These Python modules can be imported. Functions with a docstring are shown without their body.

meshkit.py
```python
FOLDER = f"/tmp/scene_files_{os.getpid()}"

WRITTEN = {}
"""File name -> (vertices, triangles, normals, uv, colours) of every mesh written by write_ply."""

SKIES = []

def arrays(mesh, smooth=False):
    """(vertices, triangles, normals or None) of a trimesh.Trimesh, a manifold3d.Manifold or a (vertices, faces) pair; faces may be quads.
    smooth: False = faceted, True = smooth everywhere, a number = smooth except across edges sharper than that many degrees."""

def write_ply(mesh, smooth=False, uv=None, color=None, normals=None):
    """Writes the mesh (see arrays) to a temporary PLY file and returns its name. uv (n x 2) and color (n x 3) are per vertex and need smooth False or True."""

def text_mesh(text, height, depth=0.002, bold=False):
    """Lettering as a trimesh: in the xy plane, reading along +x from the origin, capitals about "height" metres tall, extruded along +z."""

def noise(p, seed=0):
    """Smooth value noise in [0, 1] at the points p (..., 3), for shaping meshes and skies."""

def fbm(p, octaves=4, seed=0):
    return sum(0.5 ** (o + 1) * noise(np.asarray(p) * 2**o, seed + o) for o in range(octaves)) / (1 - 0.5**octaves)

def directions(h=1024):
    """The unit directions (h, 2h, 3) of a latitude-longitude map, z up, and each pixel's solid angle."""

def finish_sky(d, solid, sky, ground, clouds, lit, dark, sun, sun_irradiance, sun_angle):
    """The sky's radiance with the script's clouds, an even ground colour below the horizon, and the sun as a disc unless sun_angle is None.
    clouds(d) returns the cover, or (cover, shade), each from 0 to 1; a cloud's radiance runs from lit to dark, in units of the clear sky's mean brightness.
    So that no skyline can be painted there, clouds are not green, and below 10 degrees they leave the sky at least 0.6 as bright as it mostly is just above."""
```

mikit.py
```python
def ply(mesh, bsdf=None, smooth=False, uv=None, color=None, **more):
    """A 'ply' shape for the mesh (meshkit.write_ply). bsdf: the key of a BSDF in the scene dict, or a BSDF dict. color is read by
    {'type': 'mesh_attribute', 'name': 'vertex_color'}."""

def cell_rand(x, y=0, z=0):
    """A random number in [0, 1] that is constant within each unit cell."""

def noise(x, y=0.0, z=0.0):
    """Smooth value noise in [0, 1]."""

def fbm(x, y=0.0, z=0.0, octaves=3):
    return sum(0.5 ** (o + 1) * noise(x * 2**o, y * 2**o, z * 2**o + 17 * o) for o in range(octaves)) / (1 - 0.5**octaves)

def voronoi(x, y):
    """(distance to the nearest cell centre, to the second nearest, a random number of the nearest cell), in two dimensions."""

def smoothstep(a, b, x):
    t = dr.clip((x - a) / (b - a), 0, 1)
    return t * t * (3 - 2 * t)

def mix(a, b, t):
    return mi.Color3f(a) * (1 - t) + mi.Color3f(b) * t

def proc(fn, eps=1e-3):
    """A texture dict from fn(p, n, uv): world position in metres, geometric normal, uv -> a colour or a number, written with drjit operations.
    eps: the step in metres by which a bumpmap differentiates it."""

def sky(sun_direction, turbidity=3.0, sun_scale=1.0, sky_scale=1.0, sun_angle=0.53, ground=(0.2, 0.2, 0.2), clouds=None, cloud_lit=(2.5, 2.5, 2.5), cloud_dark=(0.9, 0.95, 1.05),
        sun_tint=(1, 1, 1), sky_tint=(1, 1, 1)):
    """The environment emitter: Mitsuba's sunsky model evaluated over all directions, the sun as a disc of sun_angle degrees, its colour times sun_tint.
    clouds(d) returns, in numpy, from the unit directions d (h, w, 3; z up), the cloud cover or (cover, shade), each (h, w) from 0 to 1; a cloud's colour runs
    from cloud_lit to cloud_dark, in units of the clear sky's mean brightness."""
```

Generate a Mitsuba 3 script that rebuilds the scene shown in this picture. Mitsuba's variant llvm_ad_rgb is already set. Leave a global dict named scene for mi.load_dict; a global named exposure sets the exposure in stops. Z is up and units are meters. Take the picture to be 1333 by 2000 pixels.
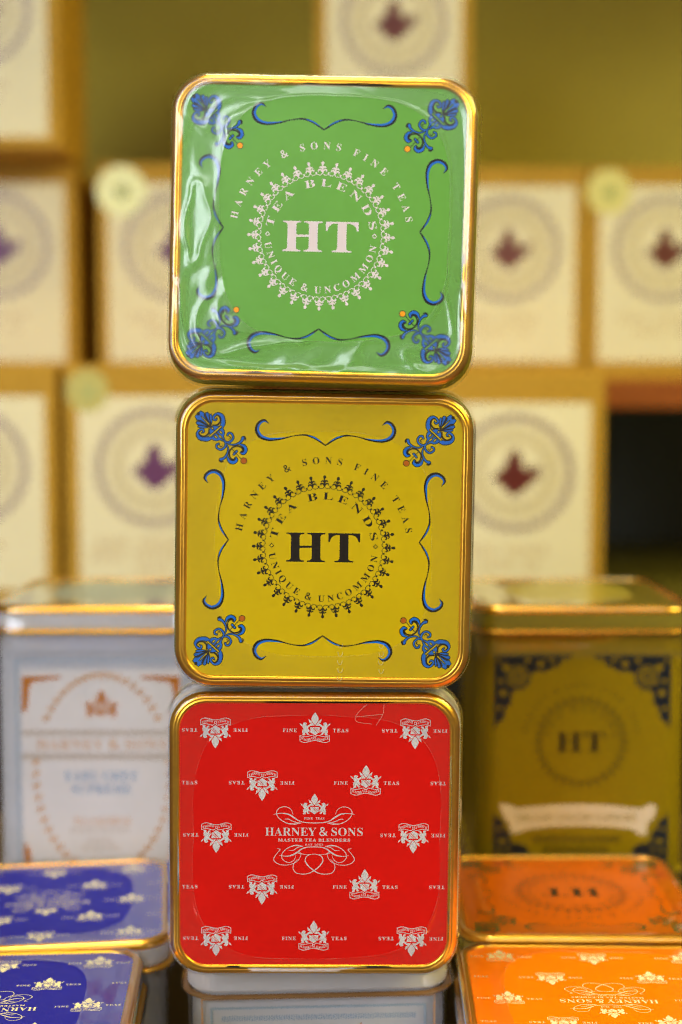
import math
import numpy as np
import trimesh
import mitsuba as mi
import drjit as dr
import mikit
import meshkit
from shapely import affinity, unary_union
from shapely.geometry import Polygon, Point, LineString, MultiPoint, box as sbox

T = mi.ScalarTransform4f
scene, labels = {}, {}

# ------------------------------------------------------------------ camera, lights, exposure
PITCH = math.radians(4.65)
CAM = (0.0, 0.0, 0.327)
FOV_X = 2 * math.degrees(math.atan(1333 / 2 / 2800))
scene['camera'] = {
    'type': 'thinlens', 'fov': FOV_X, 'fov_axis': 'x',
    'aperture_radius': 0.0055, 'focus_distance': 0.4985,
    'near_clip': 0.02, 'far_clip': 50.0,
    'to_world': T().look_at(origin=CAM, target=(0, math.cos(PITCH), CAM[2] - math.sin(PITCH)), up=(0, 0, 1)),
}
exposure = 0.40
scene['room_light'] = {'type': 'constant', 'radiance': {'type': 'rgb', 'value': [0.14, 0.12, 0.072]}}


def lamp(key, centre, target, w, h, rgb, label, cat):
    scene[key] = {'type': 'rectangle', 'to_world': T().look_at(origin=centre, target=target, up=(0, 0.01, 1)).scale([w / 2, h / 2, 1]),
                  'bsdf': {'type': 'diffuse', 'reflectance': {'type': 'rgb', 'value': [0.5, 0.5, 0.5]}},
                  'emitter': {'type': 'area', 'radiance': {'type': 'rgb', 'value': list(rgb)}}}
    labels[key] = {'label': label, 'category': cat}


lamp('shop_window', (-0.98, -1.0, 0.78), (-0.1, 0.55, 0.36), 0.95, 0.95, (4.5, 4.75, 5.4), 'large bright shop window behind the viewer on the left', 'window')
lamp('shop_window_001', (-0.10, -1.15, 1.32), (-0.05, 0.55, 0.36), 1.5, 0.34, (2.8, 2.9, 2.9), 'wide high light band added behind the viewer for sheen on film and rims', 'window')  # invented emitter, gives the wrap and gold rims something bright to reflect
lamp('ceiling_lamp', (0.95, 0.05, 0.98), (0.10, 0.85, 0.4), 0.7, 0.5, (8.0, 6.9, 2.0), 'warm lamp panel above and to the right of the shelf', 'lamp')
lamp('added_top_light', (-0.10, 0.34, 2.10), (-0.05, 0.85, 0.3), 0.5, 0.5, (23, 19.5, 10.0), 'warm square light added high above the shelf to brighten the lower boxes', 'lamp')  # added emitter, lifts the lower cartons and tin lids

# ------------------------------------------------------------------ materials


def srgb(r, g, b):
    c = np.array([r, g, b], float) / 255
    return [float(x) for x in np.where(c <= 0.04045, c / 12.92, ((c + 0.055) / 1.055) ** 2.4)]


def rgb(v):
    return {'type': 'rgb', 'value': list(v)}


def paint(key, col, rough=0.35, spec=0.25, var=0.06, scale=60.0, coat=0.0):
    c = mi.Color3f(*col)

    def fn(p, n, uv):
        v = mikit.fbm(p.x * scale, p.y * scale, p.z * scale, 3)
        return c * (1 + var * (v - 0.5) * 2)
    scene[key] = {'type': 'twosided', 'bsdf': {'type': 'principled', 'base_color': mikit.proc(fn), 'roughness': rough, 'specular': spec, 'clearcoat': coat, 'clearcoat_gloss': 0.9}}


def ink(key, col, rough=0.4):
    scene[key] = {'type': 'twosided', 'bsdf': {'type': 'principled', 'base_color': rgb(col), 'roughness': rough, 'specular': 0.4}}


def gold_fn(p, n, uv):
    a = mikit.fbm(p.x * 45, p.y * 45, p.z * 45, 3)
    b = mikit.noise(p.x * 900, p.y * 60, p.z * 900)
    return mikit.mix((0.88, 0.40, 0.030), (1.0, 0.60, 0.07), a) * (0.92 + 0.12 * b)


def gold_rough(p, n, uv):
    return 0.24 + 0.12 * mikit.fbm(p.x * 120, p.y * 120, p.z * 120, 2)


scene['gold_metal'] = {'type': 'twosided', 'bsdf': {'type': 'principled', 'base_color': mikit.proc(gold_fn), 'metallic': 1.0, 'roughness': mikit.proc(gold_rough)}}
scene['clear_film'] = {'type': 'thindielectric', 'int_ior': 1.5}


def soft_film(key, weight, fine, hazy):
    """Clear wrap whose sheen is a little blurred by its fine creases."""
    scene[key] = {'type': 'blendbsdf', 'weight': weight, 'bsdf_0': {'type': 'null'},
                  'bsdf_1': {'type': 'blendbsdf', 'weight': 0.32, 'bsdf_0': {'type': 'twosided', 'bsdf': {'type': 'roughconductor', 'material': 'none', 'alpha': fine}},
                             'bsdf_1': {'type': 'twosided', 'bsdf': {'type': 'roughconductor', 'material': 'none', 'alpha': hazy}}}}


soft_film('glossy_film', 0.10, 0.035, 0.22)
scene['film_edge'] = {'type': 'blendbsdf', 'weight': 0.18, 'bsdf_0': {'type': 'null'},
                      'bsdf_1': {'type': 'twosided', 'bsdf': {'type': 'roughplastic', 'diffuse_reflectance': rgb((0.75, 0.75, 0.7)), 'alpha': 0.08}}}

paint('green_lacquer', srgb(98, 163, 58), 0.42, 0.5)
paint('yellow_lacquer', srgb(200, 172, 0), 0.32, 0.4)
paint('red_lacquer', srgb(212, 12, 6), 0.30, 0.4)
paint('blue_lacquer', srgb(32, 32, 164), 0.4, 0.12)
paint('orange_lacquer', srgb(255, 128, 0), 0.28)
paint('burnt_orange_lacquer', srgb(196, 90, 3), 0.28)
paint('teal_lacquer', srgb(132, 144, 142), 0.25)
paint('olive_lid_lacquer', srgb(146, 136, 56), 0.18)
paint('pale_label', srgb(216, 209, 206), 0.4)
paint('olive_board', srgb(92, 86, 30), 0.4, 0.4, 0.15, 20)
paint('white_lacquer', srgb(200, 198, 200), 0.28)
paint('olive_skirt', srgb(134, 124, 34), 0.25)
paint('olive_body', srgb(136, 116, 8), 0.33)
paint('pale_body', srgb(184, 183, 188), 0.33)
paint('brown_curl', srgb(140, 98, 50), 0.3, 0.5)
paint('kraft_card', srgb(184, 142, 50), 0.65, 0.2, 0.10, 40)
paint('cream_label', srgb(232, 222, 194), 0.6, 0.2, 0.03, 30)
paint('shelf_wood', srgb(150, 78, 24), 0.5, 0.3, 0.2, 30)
paint('olive_wall', srgb(184, 168, 66), 0.7, 0.2, 0.12, 8)
paint('dark_panel', srgb(92, 98, 94), 0.6, 0.2, 0.2, 15)
paint('counter_laminate', srgb(84, 66, 40), 0.5, 0.3, 0.2, 20)

ink('black_ink', srgb(26, 18, 10))
ink('deep_ink', srgb(18, 18, 34))
ink('blue_ink', srgb(24, 104, 208))
ink('dark_blue_ink', srgb(16, 24, 44))
ink('lilac_ink', srgb(222, 208, 220))
ink('grey_ink', srgb(200, 199, 208))
ink('moss_ink', srgb(64, 84, 40))
ink('cream_ink', srgb(236, 226, 190))
ink('amber_ink', srgb(250, 165, 20))
ink('brown_ink', srgb(176, 92, 10))
ink('tan_ink', srgb(194, 148, 104))
ink('bronze_ink', srgb(180, 106, 24))
ink('mid_seal_ink', srgb(220, 210, 134))
ink('pale_tan_ink', srgb(186, 172, 160))
ink('slate_ink', srgb(128, 150, 176))
ink('grey_blue_ink', srgb(150, 166, 180))
ink('ring_ink', srgb(174, 158, 146))
ink('faint_ring_ink', srgb(204, 190, 156))
ink('faint_text_ink', srgb(212, 194, 160))
ink('purple_ink', srgb(98, 46, 94))
ink('maroon_ink', srgb(96, 34, 30))
ink('dusk_ink', srgb(112, 62, 62))
ink('banner_ink', srgb(212, 198, 186))
ink('seal_ink', srgb(246, 247, 192))
ink('pale_seal_ink', srgb(186, 176, 96))
ink('seal_mark_ink', srgb(170, 174, 104))


GLYPHS = {
    'A': (96, '-4,8 7,11 15,18 90,204 99,205 171,34 181,15 189,9 195,8 195,0 100,0 100,8 117,10 123,14 125,20 110,58 46,58 35,32 33,20 35,14 43,9 56,8 56,0 -4,0|78,138 51,71 105,72'),
    'B': (98, '7,0 7,8 25,12 33,27 33,173 28,186 21,191 7,193 7,200 117,200 148,193 164,183 173,167 174,148 172,139 166,127 158,120 130,108 163,97 174,87 180,78 184,64 184,50 181,37 172,23 152,8 126,1|81,25 84,14 92,11 106,11 119,16 128,27 132,43 131,74 124,89 111,98 98,101 80,101|80,112 96,111 110,115 119,123 122,130 125,142 124,169 119,181 109,189 92,191 82,186 80,176'),
    'C': (103, '12,86 13,122 21,148 39,175 61,192 86,202 121,205 142,201 171,191 181,196 184,205 192,205 192,136 184,136 170,164 152,183 132,193 110,195 93,189 80,177 72,162 65,134 63,89 65,69 71,46 82,27 91,19 103,13 133,11 160,21 174,31 189,46 197,38 176,16 167,9 144,-1 121,-5 96,-4 73,2 50,15 33,33 19,57'),
    'D': (109, '7,193 7,200 116,200 135,197 156,190 179,174 190,162 198,147 206,113 206,86 203,67 198,51 187,33 166,14 131,2 114,0 9,0 9,8 25,11 29,15 33,26 33,172 30,182 25,189|80,28 84,14 91,11 107,11 125,17 141,33 152,64 155,95 154,123 146,158 138,172 128,182 109,190 87,189 81,180'),
    'E': (97, '6,0 7,8 17,8 29,15 33,32 32,176 29,185 25,189 7,193 7,200 175,200 175,141 168,141 161,166 152,177 142,183 117,189 90,189 82,184 81,109 99,109 110,115 122,132 126,151 134,152 134,52 126,52 121,78 112,90 98,97 81,97 81,22 85,15 96,12 120,13 138,17 149,22 164,34 177,54 180,63 189,63 177,0'),
    'F': (89, '6,193 6,200 173,200 173,141 166,141 164,154 157,168 150,177 139,184 119,189 97,190 84,188 81,184 81,108 98,110 109,116 119,129 125,153 133,153 133,52 125,52 120,76 111,90 96,98 80,98 80,31 82,20 90,11 112,8 113,0 7,0 7,8 24,12 29,17 33,27 33,174 26,187'),
    'G': (112, '12,94 15,129 26,157 45,180 61,192 79,200 103,205 130,204 166,192 174,192 180,196 184,205 192,205 192,135 184,136 177,153 167,168 153,182 138,191 124,195 111,195 97,191 88,185 77,171 68,146 64,114 64,87 70,50 83,24 102,9 113,6 131,6 142,10 149,18 151,26 151,62 145,75 136,79 121,80 121,88 220,88 220,80 204,78 200,74 197,67 195,12 165,1 137,-4 101,-4 73,3 51,15 32,34 18,61'),
    'H': (115, '7,0 7,8 25,12 29,16 33,26 33,175 27,187 20,191 7,193 7,200 106,200 106,193 89,190 82,183 80,171 81,110 151,111 150,180 143,189 124,193 124,200 224,200 224,193 205,189 201,185 198,175 198,27 202,15 210,10 223,8 224,0 124,0 124,8 139,10 149,20 151,31 151,96 149,98 80,96 81,23 85,14 89,11 106,8 106,0'),
    'I': (57, '6,0 6,8 19,10 30,18 33,32 32,180 29,187 25,190 6,193 6,200 107,200 107,193 87,189 81,179 81,25 83,18 89,12 108,8 108,0'),
    'L': (94, '7,0 7,8 25,12 29,16 33,26 33,175 30,183 25,189 7,193 7,200 110,200 110,193 91,191 84,186 81,179 80,31 82,19 87,14 98,12 120,13 140,18 152,25 164,37 179,67 188,68 177,1'),
    'M': (139, '6,0 6,8 17,9 28,15 33,33 32,179 26,189 7,193 7,200 82,200 139,65 197,200 272,200 272,193 260,191 251,186 246,171 247,23 249,16 256,10 271,8 271,0 174,0 174,8 188,10 197,16 200,27 199,170 127,0 118,0 50,163 47,166 47,22 54,12 65,8 74,8 75,0'),
    'N': (109, '8,0 8,8 21,9 29,14 33,28 33,171 15,191 8,193 8,200 70,200 171,76 171,178 169,184 164,189 146,193 146,200 211,200 211,193 195,190 188,184 186,177 185,-5 177,-5 173,-1 48,152 47,24 51,14 56,11 73,8 73,0'),
    'O': (116, '12,94 16,131 23,149 33,167 44,178 65,193 81,200 103,205 129,205 149,201 166,194 183,182 199,166 212,143 217,127 220,104 218,78 212,58 195,31 179,16 155,2 123,-5 98,-4 76,2 60,10 42,24 32,36 21,55 15,73|64,120 66,65 72,42 80,26 92,13 107,6 118,5 138,11 150,21 158,35 164,55 167,77 166,122 158,162 149,178 139,187 125,194 108,195 95,191 81,179 72,162 66,138'),
    'P': (92, '7,0 7,8 25,12 29,16 33,26 33,175 27,187 20,191 7,193 7,200 118,200 139,197 162,186 174,171 180,151 178,130 170,114 157,101 138,94 121,91 80,90 81,23 85,14 89,11 106,8 106,0|80,102 100,101 108,104 116,108 125,120 128,132 127,165 121,179 109,188 87,189 81,183'),
    'Q': (116, '12,94 14,123 26,155 39,173 60,190 81,200 103,205 141,203 172,190 195,170 212,143 219,116 219,84 209,51 193,29 174,13 146,-1 157,-18 169,-28 189,-35 217,-33 218,-40 188,-49 163,-51 135,-47 111,-36 93,-19 81,0 52,15 33,34 20,57|64,120 66,65 72,42 83,22 91,14 104,7 119,5 140,12 151,22 159,37 165,59 167,112 165,139 159,160 152,174 139,187 125,194 108,195 95,191 81,179 72,162 66,138'),
    'R': (104, '7,0 7,8 25,12 29,16 33,26 33,175 27,187 20,191 7,193 7,200 117,200 145,195 167,184 177,173 182,162 182,134 177,122 167,111 141,99 140,96 191,20 200,10 211,8 212,0 149,0 88,94 80,93 81,23 85,14 89,11 106,8 106,0|80,104 82,102 92,102 113,106 120,111 129,122 134,146 132,165 127,177 115,187 96,190 86,188 82,184 80,174'),
    'S': (86, '19,69 28,69 41,33 62,12 77,7 96,7 107,11 117,20 122,32 122,47 117,57 104,68 53,94 34,109 25,126 23,134 23,160 26,170 34,185 45,195 56,201 71,205 92,205 127,196 135,196 141,205 150,205 149,140 142,140 137,156 126,174 115,185 98,194 84,196 66,191 56,182 52,168 54,157 64,144 132,109 151,91 158,71 158,46 155,35 145,19 131,7 105,-3 70,-4 42,5 33,5 30,3 27,-5 19,-5'),
    'T': (93, '5,200 180,200 180,140 173,140 168,161 162,172 153,181 135,189 116,189 116,26 119,16 125,11 144,8 144,0 40,0 40,8 49,8 61,12 68,25 69,189 50,189 34,182 23,171 18,162 13,140 5,140'),
    'U': (108, '7,193 7,200 105,200 105,193 85,188 80,178 80,49 84,32 95,17 108,11 129,10 147,15 162,28 168,40 172,58 172,175 169,184 165,188 145,193 145,200 209,200 209,193 195,189 189,184 186,176 185,58 178,31 164,10 141,-2 102,-6 69,0 47,15 36,34 33,53 32,178 25,188'),
    'Y': (94, '-6,193 -6,200 91,200 91,193 72,190 69,186 69,179 109,100 153,173 153,185 147,190 130,193 130,200 193,200 193,192 183,189 173,179 118,90 119,21 126,12 144,8 144,0 44,0 44,8 60,10 68,17 71,32 71,78 16,179 6,189'),
    'X': (103, '5,8 15,9 32,20 85,92 30,176 17,190 6,193 6,200 107,200 107,193 95,193 87,190 84,185 84,180 116,128 142,164 149,178 148,186 142,191 129,193 129,200 202,200 202,193 184,190 167,177 124,115 186,18 195,10 204,8 204,0 104,0 105,8 120,9 127,14 128,19 124,30 92,79 59,34 55,25 55,15 64,9 77,8 77,0 5,0'),
    'K': (112, '7,8 19,9 27,13 31,20 33,33 32,177 29,185 23,190 7,193 7,200 106,200 106,193 92,191 86,188 82,182 82,104 147,170 153,180 154,185 149,190 128,193 128,200 214,200 214,193 194,190 173,178 119,125 203,21 212,12 229,8 229,0 123,0 124,8 141,9 147,13 147,17 88,94 81,87 81,25 84,16 88,12 106,8 106,0 7,0'),
    '1': (83, '13,167 13,174 43,186 78,212 111,212 112,26 115,21 122,16 151,16 151,0 29,0 29,16 57,16 64,19 67,25 68,180 43,157 35,153 22,154'),
    '9': (83, '11,129 11,157 16,175 27,193 42,206 67,214 95,213 115,205 132,190 143,171 149,153 152,132 152,97 149,74 142,49 133,32 121,17 99,2 77,-3 45,-1 33,4 25,12 20,21 19,35 25,44 32,47 33,47 43,28 58,17 74,16 90,25 97,35 103,50 110,99 96,88 84,83 51,83 36,89 22,101 14,116|54,134 58,116 66,107 73,103 86,102 93,105 107,117 110,122 110,135 106,165 99,182 89,192 76,194 68,191 61,184 54,164'),
    '8': (83, '9,46 10,66 16,80 33,96 51,106 27,127 17,147 17,173 28,195 48,209 70,214 103,213 117,209 129,202 138,193 144,182 147,172 147,153 139,136 109,114 135,99 146,88 154,74 157,60 156,43 152,31 145,20 132,9 114,1 93,-3 61,-2 40,4 28,12 16,26|50,42 53,31 65,18 78,14 92,15 103,21 109,28 114,39 115,56 111,68 101,79 72,95 53,75 49,63|57,169 63,142 76,131 91,125 103,136 108,147 110,164 107,179 95,194 86,197 74,196 63,187 60,181'),
    '3': (83, '8,31 9,40 16,50 26,55 33,55 37,37 49,23 64,18 84,20 93,25 100,33 106,56 103,76 90,92 71,100 42,100 42,118 76,120 85,125 93,135 99,151 99,172 92,188 85,194 78,196 62,193 53,181 49,163 49,151 45,150 23,155 14,163 11,169 11,182 15,192 25,202 35,208 61,214 98,213 126,202 136,193 142,182 144,175 143,152 135,136 125,126 102,113 133,100 144,89 149,80 152,68 152,52 148,35 142,25 132,14 112,3 92,-2 59,-3 40,0 26,6 14,16'),
    '.': (39, '22,8 22,24 29,33 45,35 56,28 58,12 55,3 51,-1 45,-4 34,-4 28,-1'),
    '&': (108, '16,45 16,64 22,84 37,101 60,117 42,141 36,156 35,175 41,193 54,206 68,212 77,214 107,213 126,204 135,194 140,182 141,162 132,140 118,126 100,113 156,59 168,79 176,105 203,105 189,65 173,42 215,0 180,0 155,25 137,11 115,1 95,-3 60,-1 43,5 26,20 19,33|43,65 46,39 54,30 66,23 81,20 110,24 125,31 138,41 77,100 62,91 48,77|61,173 66,149 83,129 108,148 114,159 115,174 111,183 105,189 94,193 84,193 70,188 64,182'),
}

# ------------------------------------------------------------------ flat-shape tools (units: one lid width unless said otherwise)


def spline(pts, n=10):
    p = np.asarray(pts, float)
    q = np.vstack([2 * p[0] - p[1], p, 2 * p[-1] - p[-2]])
    t = np.linspace(0, 1, n, endpoint=False)[:, None]
    out = [0.5 * (2 * q[i + 1] + (q[i + 2] - q[i]) * t + (2 * q[i] - 5 * q[i + 1] + 4 * q[i + 2] - q[i + 3]) * t ** 2
                  + (3 * q[i + 1] - q[i] - 3 * q[i + 2] + q[i + 3]) * t ** 3) for i in range(len(p) - 1)]
    return np.vstack(out + [p[-1:]])


def stroke(pts, widths, n=8):
    """A drawn line through the points whose full width varies."""
    c = spline(pts, n)
    w = np.interp(np.linspace(0, len(pts) - 1, len(c)), np.arange(len(pts)), widths if np.ndim(widths) else [widths] * len(pts))
    discs = [Point(*a).buffer(max(b, 1e-6) / 2, quad_segs=4) for a, b in zip(c, w)]
    return unary_union([unary_union([a, b]).convex_hull for a, b in zip(discs[:-1], discs[1:])])


def mirror_x(g):
    return affinity.scale(g, -1, 1, origin=(0, 0))


def swap(g):
    """Mirror in the diagonal x = y."""
    return affinity.affine_transform(g, [0, 1, 1, 0, 0, 0])


def glyph(c):
    adv, data = GLYPHS[c]
    rings = [np.array([list(map(float, q.split(','))) for q in r.split(' ')]) for r in data.split('|')]
    g = Polygon()
    for r in rings:
        g = g.symmetric_difference(Polygon(r).buffer(0))
    return adv * 2.0, g


GCACHE = {}


def letters(text, cap, weight=0.0, track=0.0, wide=1.0):
    """[(x centre, shape about its centre, baseline 0)] and the total width; cap = height of capitals."""
    out, x, s = [], 0.0, cap / 200.0
    for c in text:
        if c == ' ':
            x += (62 + track) * s * wide
            continue
        if (c, weight) not in GCACHE:
            a, g = glyph(c)
            GCACHE[(c, weight)] = (a, g.buffer(weight + (4 if c == '&' else 0)) if weight or c == '&' else g)
        a, g = GCACHE[(c, weight)]
        a2 = a * s * wide
        out.append((x + a2 / 2, affinity.affine_transform(g, [s * wide, 0, 0, s, -a2 / 2, 0])))
        x += a2 + track * s * wide
    return out, x - track * s * wide


def text_line(text, cap, cx, cy, width=None, weight=0.0, track=0.0, wide=1.0):
    ls, w = letters(text, cap, weight, track, wide)
    g = unary_union([affinity.translate(a, x - w / 2, -cap / 2) for x, a in ls])
    if width:
        g = affinity.scale(g, width / w, 1, origin=(0, 0))
    return affinity.translate(g, cx, cy)


def text_arc(text, cap, r, a0, a1, weight=0.0, wide=1.0, inside=False, spread=0.0):
    """Letters whose centres run from the angle a0 to a1 (degrees) on the circle of radius r through the middle of the capitals."""
    ls, w = letters(text, cap, weight, spread, wide)
    x0, x1 = ls[0][0], ls[-1][0]
    parts = []
    for x, g in ls:
        a = math.radians(a0 + (a1 - a0) * (x - x0) / (x1 - x0))
        g = affinity.translate(g, 0, -cap / 2)
        g = affinity.rotate(g, math.degrees(a) + (90 if inside else -90), origin=(0, 0))
        parts.append(affinity.translate(g, r * math.cos(a), r * math.sin(a)))
    return unary_union(parts)


def ring(r0, r1, q=32):
    return Point(0, 0).buffer(r1, quad_segs=q).difference(Point(0, 0).buffer(r0, quad_segs=q))


def rounded(hx, hy, r):
    return sbox(-hx + r, -hy + r, hx - r, hy - r).buffer(r, quad_segs=8)


def sheet(shape, scale=1.0, z=0.0, front=False):
    """A flat printed layer: in the xy plane at z, or standing (x, -z, y) when front."""
    parts, base = [], 0
    vs, fs = [], []
    for g in getattr(shape, 'geoms', [shape]):
        if g.is_empty or g.geom_type != 'Polygon' or g.area * scale * scale < 1e-10:
            continue
        v, f = trimesh.creation.triangulate_polygon(g, engine='earcut')
        vs.append(np.asarray(v)); fs.append(np.asarray(f) + base); base += len(v)
    v, f = np.vstack(vs) * scale, np.vstack(fs)
    d = v[f]
    e1, e2 = d[:, 1] - d[:, 0], d[:, 2] - d[:, 0]
    flip = e1[:, 0] * e2[:, 1] - e1[:, 1] * e2[:, 0] < 0
    f[flip] = f[flip][:, ::-1]
    v3 = np.column_stack([v[:, 0], np.full(len(v), -z), v[:, 1]]) if front else np.column_stack([v, np.full(len(v), z)])
    return trimesh.Trimesh(v3, f, process=False)


# ------------------------------------------------------------------ lofted solids with rounded-square sections


def rsq(hx, hy, r, k=7, m=3):
    """Outline of a rounded rectangle, anticlockwise, always 4 * (k + m) points."""
    r = min(r, hx * 0.999, hy * 0.999)
    pts = []
    for i, (sx, sy) in enumerate(((1, 1), (-1, 1), (-1, -1), (1, -1))):
        c = np.array([sx * (hx - r), sy * (hy - r)])
        a = np.radians(90 * i + np.linspace(0, 90, k))
        arc = c + r * np.column_stack([np.cos(a), np.sin(a)])
        pts.append(arc)
        a2 = math.radians(90 * (i + 1))
        nx = ((1, 1), (-1, 1), (-1, -1), (1, -1))[(i + 1) % 4]
        nxt = np.array([nx[0] * (hx - r), nx[1] * (hy - r)]) + r * np.array([math.cos(a2), math.sin(a2)])
        t = np.linspace(0, 1, m + 2)[1:-1, None]
        pts.append(arc[-1] * (1 - t) + nxt * t)
    return np.vstack(pts)


def loft(profile, k=7, m=3, cap0=True, cap1=True):
    """profile: rows of (half x, half y, radius, z) from the bottom up."""
    rows = [np.column_stack([rsq(hx, hy, r, k, m), np.full(4 * (k + m), z)]) for hx, hy, r, z in profile]
    n = len(rows[0])
    v = np.vstack(rows)
    f = []
    i = np.arange(n)
    j = (i + 1) % n
    for a in range(len(rows) - 1):
        f += [np.column_stack([a * n + i, a * n + j, (a + 1) * n + j]), np.column_stack([a * n + i, (a + 1) * n + j, (a + 1) * n + i])]
    if cap0:
        v = np.vstack([v, [[0, 0, profile[0][3]]]])
        f.append(np.column_stack([j, i, np.full(n, len(v) - 1)]))
    if cap1:
        v = np.vstack([v, [[0, 0, profile[-1][3]]]])
        o = (len(rows) - 1) * n
        f.append(np.column_stack([o + i, o + j, np.full(n, len(v) - 1)]))
    return trimesh.Trimesh(v, np.vstack(f), process=False)


def put(key, mesh, bsdf, to_world=None, smooth=False):
    d = mikit.ply(mesh, bsdf, smooth=smooth) if not isinstance(mesh, dict) else dict(mesh)
    if to_world is not None:
        d['to_world'] = to_world
    name, i = key, 0
    while name in scene:
        i += 1
        name = '%s_%03d' % (key, i)
    scene[name] = d
    return name


# ------------------------------------------------------------------ printed designs
PX = 1 / 561.0


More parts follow.
